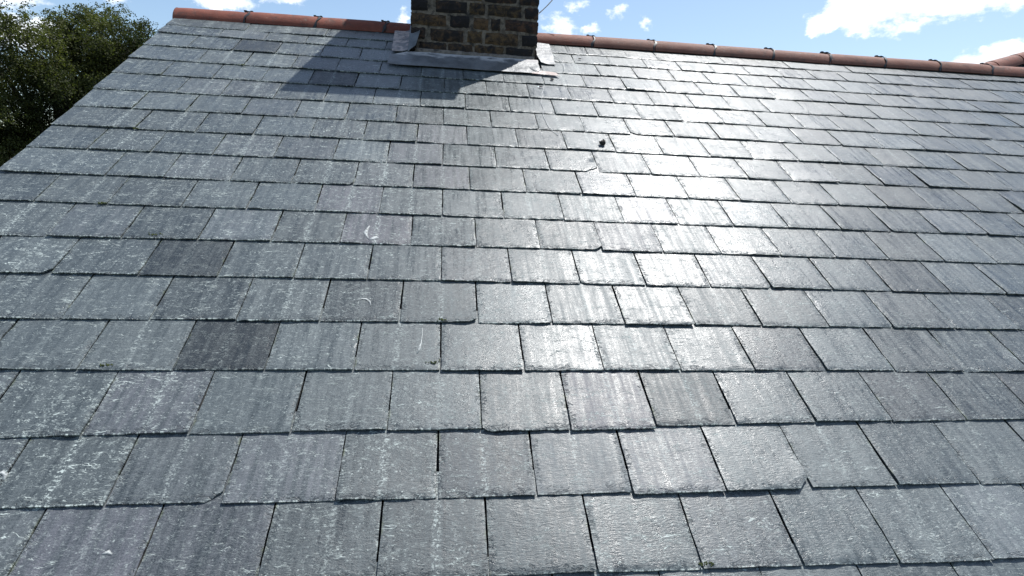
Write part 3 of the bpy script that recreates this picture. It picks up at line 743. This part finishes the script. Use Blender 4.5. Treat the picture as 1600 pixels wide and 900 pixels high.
# cement fillet over the upstand
fl = MB(); vs = []; fs = []; n_ = 36
for i in range(n_+1):
    x = CX0+0.03 + (CX1-CX0-0.05)*i/n_; j1 = mn.noise(Vector((x*24, 1, 2)))*0.005; j2 = mn.noise(Vector((x*30, 7, 2)))*0.007
    zt_ = ZR-0.183 - 0.006*i/n_; zb = zt_-0.033
    for (y_, zz) in ((CY0+0.03, zt_+j1), (CY0-0.004, zt_+j1), (CY0-0.022+j1, zb+j2+.006), (CY0-0.020, zb+j2), (CY0+0.03, zb)): vs.append((x, y_, zz))
for i in range(n_):
    for q in range(5): fs.append((i*5+q, i*5+(q+1) % 5, i*5+5+(q+1) % 5, i*5+5+q))
fs += [(0, 1, 2, 3, 4), tuple(n_*5+q for q in (4, 3, 2, 1, 0))]
fl.add(vs, fs, 0, True); fl.build('cement_fillet', M_FILLET, chim)
# white mortar lump at the right foot of the stack
def lump(name, u, v, n, ru, rv, rn, m_, parent=None, seed=0, seg=12, rings=7, jag=0.3, origin=True):
    c = RP(u, v, n); q = MB(); vs = []; fs = []
    ax = Vector((1, 0, 0)); ay = Vector((0, CP, SP)); az_ = Vector((0, -SP, CP))
    for r_ in range(rings+1):
        th = PI*r_/rings
        for s_ in range(seg):
            ph = 2*PI*s_/seg
            dvec = Vector((math.sin(th)*math.cos(ph), math.sin(th)*math.sin(ph), math.cos(th)))
            k_ = 1 + jag*mn.noise(dvec*1.7+Vector((seed, seed*2.0, 0))) + jag*0.5*mn.noise(dvec*4.5+Vector((seed, 3, 0)))
            zz = dvec.z*rn if dvec.z > 0 else dvec.z*rn*0.35
            vs.append(c + ax*dvec.x*ru*k_ + ay*dvec.y*rv*k_ + az_*zz*k_)
    for r_ in range(rings):
        for s_ in range(seg): fs.append((r_*seg+s_, r_*seg+(s_+1) % seg, (r_+1)*seg+(s_+1) % seg, (r_+1)*seg+s_))
    q.add(vs, fs, 0, True); return q.build(name, m_, parent)
lump('mortar_patch', 11.38, 2.98, 0.024, 0.034, 0.050, 0.005, M_LEADW, chim, 3)

# ------------------------------------------------------------------ loose things on the slates
o = lump('pebble', 12.58, 7.66, 0.020, 0.016, 0.016, 0.018, M_STONE, None, 5, jag=0.6)
tag(o, 'small black stone lying on a pale slate right of the chimney', 'stone')
o = lump('slate_fragment', 11.83, 3.66, 0.017, 0.013, 0.014, 0.005, M_STONE, None, 8, 6, 5, jag=0.2)
tag(o, 'square dark chip on the slate just below the chimney right corner', 'chip')
o = lump('slate_fragment', 11.40, 4.26, 0.015, 0.012, 0.007, 0.004, M_STONE, None, 15, 6, 5, jag=0.3)
tag(o, 'tiny dark chip at the upper end of the pale dribble line', 'chip')
o = lump('slate_fragment', 13.02, 1.76, 0.017, 0.013, 0.007, 0.004, M_STONE, None, 21, 6, 5, jag=0.3)
tag(o, 'tiny dark chip high on a slate under the right hand ridge tiles', 'chip')

def splat(name, pts, widths, m_, n=0.0175, seed=0, th=0.0004):
    """thin smear lying on a slate along pts in gauge units"""
    q = MB(); vs = []; fs = []; N = len(pts)
    for i, (u, v) in enumerate(pts):
        a = pts[max(i-1, 0)]; b_ = pts[min(i+1, N-1)]
        dx, dy = b_[0]-a[0], b_[1]-a[1]; L_ = math.hypot(dx, dy) or 1; nx, ny = -dy/L_, dx/L_
        wl = widths[i]/2*(1+0.5*mn.noise(Vector((i*0.9, seed, 0)))); wr = widths[i]/2*(1+0.5*mn.noise(Vector((i*0.9, seed, 9))))
        kk = math.ceil(v-0.02); nn = n_top(kk, v) + 0.0004
        vs += [RP(u-nx*wl, v-ny*wl, nn), RP(u, v, nn+th), RP(u+nx*wr, v+ny*wr, nn)]
    for i in range(N-1):
        for k in range(2): fs.append((i*3+k, i*3+k+1, i*3+4+k, i*3+3+k))
    n3 = len(vs); vs += [Vector(p_) - Vector((0, -SP, CP))*0.002 for p_ in vs]
    for i in range(N-1):
        fs.append((i*3, i*3+3, i*3+3+n3, i*3+n3)); fs.append((i*3+2, i*3+2+n3, i*3+5+n3, i*3+5)); fs.append((i*3+n3, i*3+3+n3, i*3+5+n3, i*3+2+n3))
    fs += [(0, n3, n3+2, 2, 1), ((N-1)*3, (N-1)*3+1, (N-1)*3+2, n3+(N-1)*3+2, n3+(N-1)*3)]
    thick = []
    for i in range(N): a_ = 0.5+0.5*math.sin(PI*min(1, (i+0.6)/N)); thick += [0.25*a_, 1.0*a_, 0.25*a_]
    q.add(vs, fs, 0, True, thick=thick+thick); return q
def n_top(k, v):
    return 0.0052 + 0.0072*max(0.0, 1.0-(k-v)) + 0.0016
def dropping(pieces, label, group='bird droppings on the slates'):
    q = MB()
    for pts, ws_, sd in pieces:
        s_ = splat('x', pts, ws_, M_DROP, seed=sd); q.add(s_.v, s_.f, 0, True, thick=s_.at['thick'])
    tag(q.build('bird_dropping', M_DROP), label, 'dropping', group)
dropping([([(7.22,11.42),(7.18,11.55),(7.17,11.66),(7.20,11.76),(7.25,11.85)], [.02,.07,.10,.05,.03], 1), ([(7.26,11.88),(7.32,11.84),(7.38,11.80),(7.43,11.83)], [.03,.10,.11,.04], 2), ([(7.34,11.72),(7.40,11.70)], [.03,.03], 3)],
         'white splash of bird lime with a trail on a purplish slate below the chimney')
dropping([([(7.22,13.50),(7.30,13.46),(7.38,13.47),(7.44,13.53),(7.47,13.64)], [.01,.03,.035,.03,.01], 4)], 'pale hooked smear of bird lime two courses below the white splash')
dropping([([(8.32,14.12),(8.32,14.28),(8.31,14.45),(8.29,14.55),(8.26,14.66)], [.01,.014,.02,.06,.03], 5)], 'thin white drip of bird lime ending in a drop')
dropping([([(3.50,16.55),(3.55,16.52),(3.60,16.55),(3.62,16.62)], [.02,.05,.06,.03], 6)], 'chunky white spot of bird lime at the far left edge')
dropping([([(5.05,17.52),(5.10,17.50),(5.15,17.53)], [.02,.05,.02], 7)], 'small white fleck of bird lime low on the left of the roof')

# pale dribble that runs down three courses from the chimney corner
path = [(11.48,4.22),(11.45,4.5),(11.38,4.8),(11.33,5.1),(11.30,5.4),(11.30,5.7),(11.27,6.0),(11.26,6.3),(11.28,6.6),(11.33,6.87),(11.42,7.1),(11.52,7.3)]
pp = []
for (a, b_) in zip(path, path[1:]):
    for i in range(5): pp.append((a[0]+(b_[0]-a[0])*i/5, a[1]+(b_[1]-a[1])*i/5))
q = MB(); q.tube([RP(u+0.01*math.sin(v*9), v, n_top(math.ceil(v), v)+0.001) for u, v in pp], 0.0011, 6)
tag(q.build('string', M_CABLE), 'thin pale string lying down the slates from the chimney right corner', 'string')
path = [(12.15,1.7),(12.30,1.9),(12.38,2.3),(12.36,2.7),(12.28,2.95)]
q = MB(); q.tube([RP(u, v, 0.018) for u, v in path], 0.0012, 6)
tag(q.build('string', M_CABLE), 'short pale string curling beside the right hand lead flashing', 'string')

# aerial lead clipped to the side of the stack
q = MB(); pts = []
for i in range(15):
    f_ = i/14; pts.append((CX1+0.070+0.26*f_+0.012*math.sin(f_*6), 0.10, ZR+0.205+0.31*f_))
q.tube(pts, 0.0035, 8)
pts2 = [(CX1+0.070+0.24*f_, 0.115, ZR+0.205+0.33*f_-0.03*math.sin(f_*3.1)) for f_ in [i/14 for i in range(15)]]
q.tube(pts2, 0.0028, 8)
q.tube([(CX1+0.004, 0.10, ZR+0.06), (CX1+0.030, 0.10, ZR+0.15), (CX1+0.070, 0.10, ZR+0.205)], 0.0035, 8)
tag(q.build('aerial_cable', M_CABLE), 'pale twin cable leaving the right side of the chimney', 'cable')

# moss in a few joints
ms = MB(); mr = random.Random(9)
for (u, v) in [(1.74, 8.02), (2.99, 4.03), (3.55, 11.9), (8.5, 14.85), (11.75, 17.9), (2.3, 10.98), (8.62, 13.95), (4.0, 14.9)]:
    for i in range(26):
        c = RP(u+mr.gauss(0, 0.045), v+mr.gauss(0, 0.015)-0.0, 0.011+mr.uniform(0, .004)); r_ = mr.uniform(0.0012, 0.0032)
        ms.add([c+Vector((r_,0,0)), c+Vector((-r_,0,0)), c+Vector((0,r_,0)), c+Vector((0,-r_,0)), c+Vector((0,0,r_)), c+Vector((0,0,-r_))],
               [(0,2,4),(2,1,4),(1,3,4),(3,0,4),(2,0,5),(1,2,5),(3,1,5),(0,3,5)])
tag(ms.build('moss', M_MOSS), kind='stuff')

# ------------------------------------------------------------------ the adjoining house behind on the right
nb_ = empty('neighbouring_house', (9, 3, 0)); tag(nb_, 'taller slate roofed house joining behind the right hand end of the ridge', 'house')
A = Vector((6.94, 1.05, 8.67)); B_ = Vector((8.90, 1.76, 9.24)); hv = B_-A
A2 = A - hv*1.2; B2 = B_ + hv*1.5; E2 = B2 + Vector((7, 0, 0))
A3 = A2 + Vector((12, 0, 0)); base_n = hv.cross(Vector((1, 0, 0))).normalized()
if base_n.z < 0: base_n.negate()
q = MB(); cs = [A2, B2, E2, A3]
q.add(cs + [c_-base_n*0.05 for c_ in cs], [(0,1,2,3),(7,6,5,4),(0,4,5,1),(1,5,6,2),(2,6,7,3),(3,7,4,0)],
      puv=[(c_.x, c_.z, 0) for c_ in cs]*2, loc=[(0.5,.1,.1)]*8, tone=[(0,0,.5)]*8, lichen=[.2]*8, seam=[0.0]*8, fleck=[0.3]*8)
q.build('roof_deck', M_FELT, nb_)
dn = Vector((0, hv.y, hv.z)).normalized()   # up the slope
q = MB(); nrw = int((B2-A2).dot(dn)/G)+1
r_ = random.Random(4)
for k in range(nrw):
    zlo = k*G; hi = zlo+G*1.02
    t0 = hv.normalized(); 
    xs = A2.x + hv.x/ (hv.dot(dn)) * (zlo+G*0.5)
    x = xs + 0.12 + (0.125 if k % 2 else 0)
    while x < A2.x+9:
        c0_ = Vector((x, A2.y, A2.z)) + dn*zlo; wds = 0.246
        p4 = [c0_+base_n*0.016, c0_+Vector((wds,0,0))+base_n*0.016, c0_+Vector((wds,0,0))+dn*G*1.3+base_n*0.004, c0_+dn*G*1.3+base_n*0.004]
        vs = p4 + [c_-base_n*0.006 for c_ in p4]; sd = r_.uniform(0, 99); tn = (r_.gauss(0, .5), 0, .5)
        q.add(vs, [(0,1,2,3),(7,6,5,4),(0,4,5,1),(1,5,6,2),(2,6,7,3),(3,7,4,0)], puv=[(c_.x+sd, c_.z, sd) for c_ in vs], loc=[(.5,.1,.1)]*8, tone=[tn]*8, lichen=[.2]*8, seam=[0.0]*8, fleck=[0.3]*8)
        x += 0.25
o = q.build('roof_slates', M_SLATE, nb_); o['kind'] = 'stuff'
q = MB(); lo_ = [A2+Vector((-.0,0.1,-.1)), A3+Vector((0,.1,-.1)), E2+Vector((0,.1,-.1)), B2+Vector((.0,.1,-.1))]
bk = Vector((0, 6, 0))
q.add([(A2.x+.1, A2.y+.1, 0), (A3.x, A3.y+.1, 0), (A3.x, A3.y+6, 0), (A2.x+.1, A2.y+6, 0), (A2.x+.1, A2.y+.1, A2.z-.12), (A3.x, A3.y+.1, A3.z-.12), (A3.x, A3.y+6, A3.z-.12), (A2.x+.1, A2.y+6, A2.z-.12)],
      [(0,1,2,3),(0,4,5,1),(1,5,6,2),(2,6,7,3),(3,7,4,0),(4,7,6,5)])
q.build('wall', M_WALL, nb_)
# hip tiles
hd = hv.normalized(); L_t = 0.45; nt_ = int((B2-A2).length/L_t)
sdv = hd.cross(Vector((0, 0, 1))).normalized(); upv = sdv.cross(hd).normalized()
for i in range(nt_):
    q = MB(); a0 = A2 + hd*(i*L_t+0.006) - upv*0.03; a1 = A2 + hd*((i+1)*L_t-0.006) - upv*0.03; vs = []; fs = []; seg = 14
    for (c_, r1) in ((a0, .100), (a1, .097)):
        for rr in (r1, r1-0.014):
            for k in range(seg+1):
                an = -PI*.5+PI*k/seg; vs.append(c_ + sdv*math.sin(an)*rr + upv*math.cos(an)*rr)
    s1 = seg+1
    for k in range(seg):
        fs += [(k, k+1, 2*s1+k+1, 2*s1+k), (s1+k, 3*s1+k, 3*s1+k+1, s1+k+1), (k, s1+k, s1+k+1, k+1), (2*s1+k, 2*s1+k+1, 3*s1+k+1, 3*s1+k)]
    fs += [(0, 2*s1, 3*s1, s1), (seg, s1+seg, 3*s1+seg, 2*s1+seg)]
    q.add(vs, fs, 0, True, dust=[0.5]*len(vs)); o = q.build('hip_tile', M_TERRA, nb_)
    md = o.modifiers.new('edges', 'EDGE_SPLIT'); md.split_angle = math.radians(40)

# ------------------------------------------------------------------ the tree beyond the gable
LOBES = [(-3.96,4.39,8.98,.31),(-3.83,4.5,8.85,.33),(-3.76,4.69,8.65,.38),(-3.92,5.45,9.19,.41),(-3.72,5.77,9.34,.44),(-3.32,5.67,9.18,.48),(-2.99,5.62,9.09,.38),(-2.86,5.67,9.16,.28),(-3.97,5.83,8.82,.66),(-3.31,5.52,8.67,.69),(-3.81,5.3,8.19,.75),(-3.95,4.77,7.73,.72),(-3.59,5.77,8.06,.77),(-4.9,4.82,8.25,.76),(-4.84,4.76,8.99,.64),(-4.91,4.6,7.46,.88),(-4.33,4.76,7.23,.74),(-4.15,5.71,7.25,1.05),(-3.65,5.54,9.5,.21),(-3.16,6.7,8.81,.55),
         (-4.6,5.9,6.3,1.1),(-5.6,5.6,7.4,1.1),(-5.7,5.3,8.6,.8),(-3.2,6.6,7.6,.9),(-4.6,6.6,7.5,.7),(-3.9,7.2,8.9,.7)]
tree = empty('tree', (-4.4, 6.0, 0)); tag(tree, 'leafy olive green tree standing beyond the left gable end', 'tree')
tr_ = random.Random(21)
tk = MB()
trunk = [(-4.4, 6.0, 0), (-4.38, 6.02, 2.0), (-4.42, 5.98, 4.0), (-4.35, 5.95, 6.0), (-4.2, 5.85, 7.4), (-4.0, 5.75, 8.5)]
tk.tube(trunk, [.24, .19, .16, .12, .08, .03], 12)
for (x, y_, z_, r_) in LOBES:
    if r_ < 0.25: continue
    zb_ = max(3.5, z_-1.6-tr_.random()); s0 = Vector((-4.38, 5.95, zb_)); e = Vector((x, y_, z_)) + Vector((0, 0, r_*0.5))
    md_ = s0.lerp(e, 0.5) + Vector((tr_.gauss(0, .12), tr_.gauss(0, .12), 0.25))
    tk.tube([s0, md_, e], [.05, .032, .010], 7)
    for _ in range(3):
        e2 = Vector((x+tr_.gauss(0, r_*.6), y_+tr_.gauss(0, r_*.6), z_+tr_.gauss(0, r_*.6)))
        tk.tube([md_, md_.lerp(e2, .6)+Vector((0,0,.08)), e2], [.018, .010, .004], 5)
tk.build('trunk', M_BARK, tree)
lf = MB()
LV = []; LF = []; LT = []
def leaf(p_, d, size, tone):
    s_ = d.cross(Vector((tr_.gauss(0, 1), tr_.gauss(0, 1), tr_.gauss(0, 1))))
    if s_.length < 1e-4: return
    s_.normalize(); n = len(LV); wd = size*0.30
    LV.extend([p_, p_+d*size*0.45+s_*wd, p_+d*size, p_+d*size*0.45-s_*wd]); LF.append((n, n+1, n+2, n+3)); LT.extend([tone]*4)
for (x, y_, z_, r_) in LOBES:
    nsp = int(1650*r_*r_ + 80)
    vis = z_ > 7.0
    if not vis: nsp = int(nsp*0.5)
    subs = []
    for _ in range(max(5, int(46*r_*r_+7))):      # leaf clumps at the ends of the twigs, gaps between them
        dv_ = Vector((tr_.gauss(0, 1), tr_.gauss(0, 1), tr_.gauss(0, 1))).normalized()
        subs.append((Vector((x, y_, z_)) + dv_*r_*(0.30+0.78*tr_.random()**0.6), dv_, tr_.uniform(0.06, 0.15), tr_.gauss(0, 0.16)))
    for _ in range(nsp):
        sc_, dv_, sr_, st_ = tr_.choice(subs)
        dvec = (dv_ + Vector((tr_.gauss(0, .5), tr_.gauss(0, .5), tr_.gauss(0, .5)))).normalized()
        c0_ = sc_ + Vector((tr_.gauss(0, sr_), tr_.gauss(0, sr_), tr_.gauss(0, sr_*.7)))
        d = (dvec*0.7 + Vector((tr_.gauss(0, .4), tr_.gauss(0, .4), -0.15))).normalized()
        L_ = tr_.uniform(0.10, 0.22); n_l = int(tr_.uniform(13, 22))
        tone0 = min(1, max(0, 0.42+0.30*mn.noise(c0_*1.8)*2 + st_ + tr_.gauss(0, .08)))
        for i in range(n_l):
            f_ = i/n_l; p_ = c0_ + d*L_*f_ + Vector((0, 0, -0.14*L_*f_*f_*4)) + Vector((tr_.gauss(0, .018), tr_.gauss(0, .018), tr_.gauss(0, .018)))
            ld = (d*0.5 + Vector((tr_.gauss(0, .7), tr_.gauss(0, .7), tr_.gauss(-0.25, .6)))).normalized()
            leaf(p_, ld, tr_.uniform(0.022, 0.040), min(1, max(0, tone0+tr_.gauss(0, .15))))
lf.add(LV, LF, 0, False, tone=LT); lf.build('crown', M_LEAF, tree, fixn=False)
print('leaves', len(LF), 'slates', len(allS))
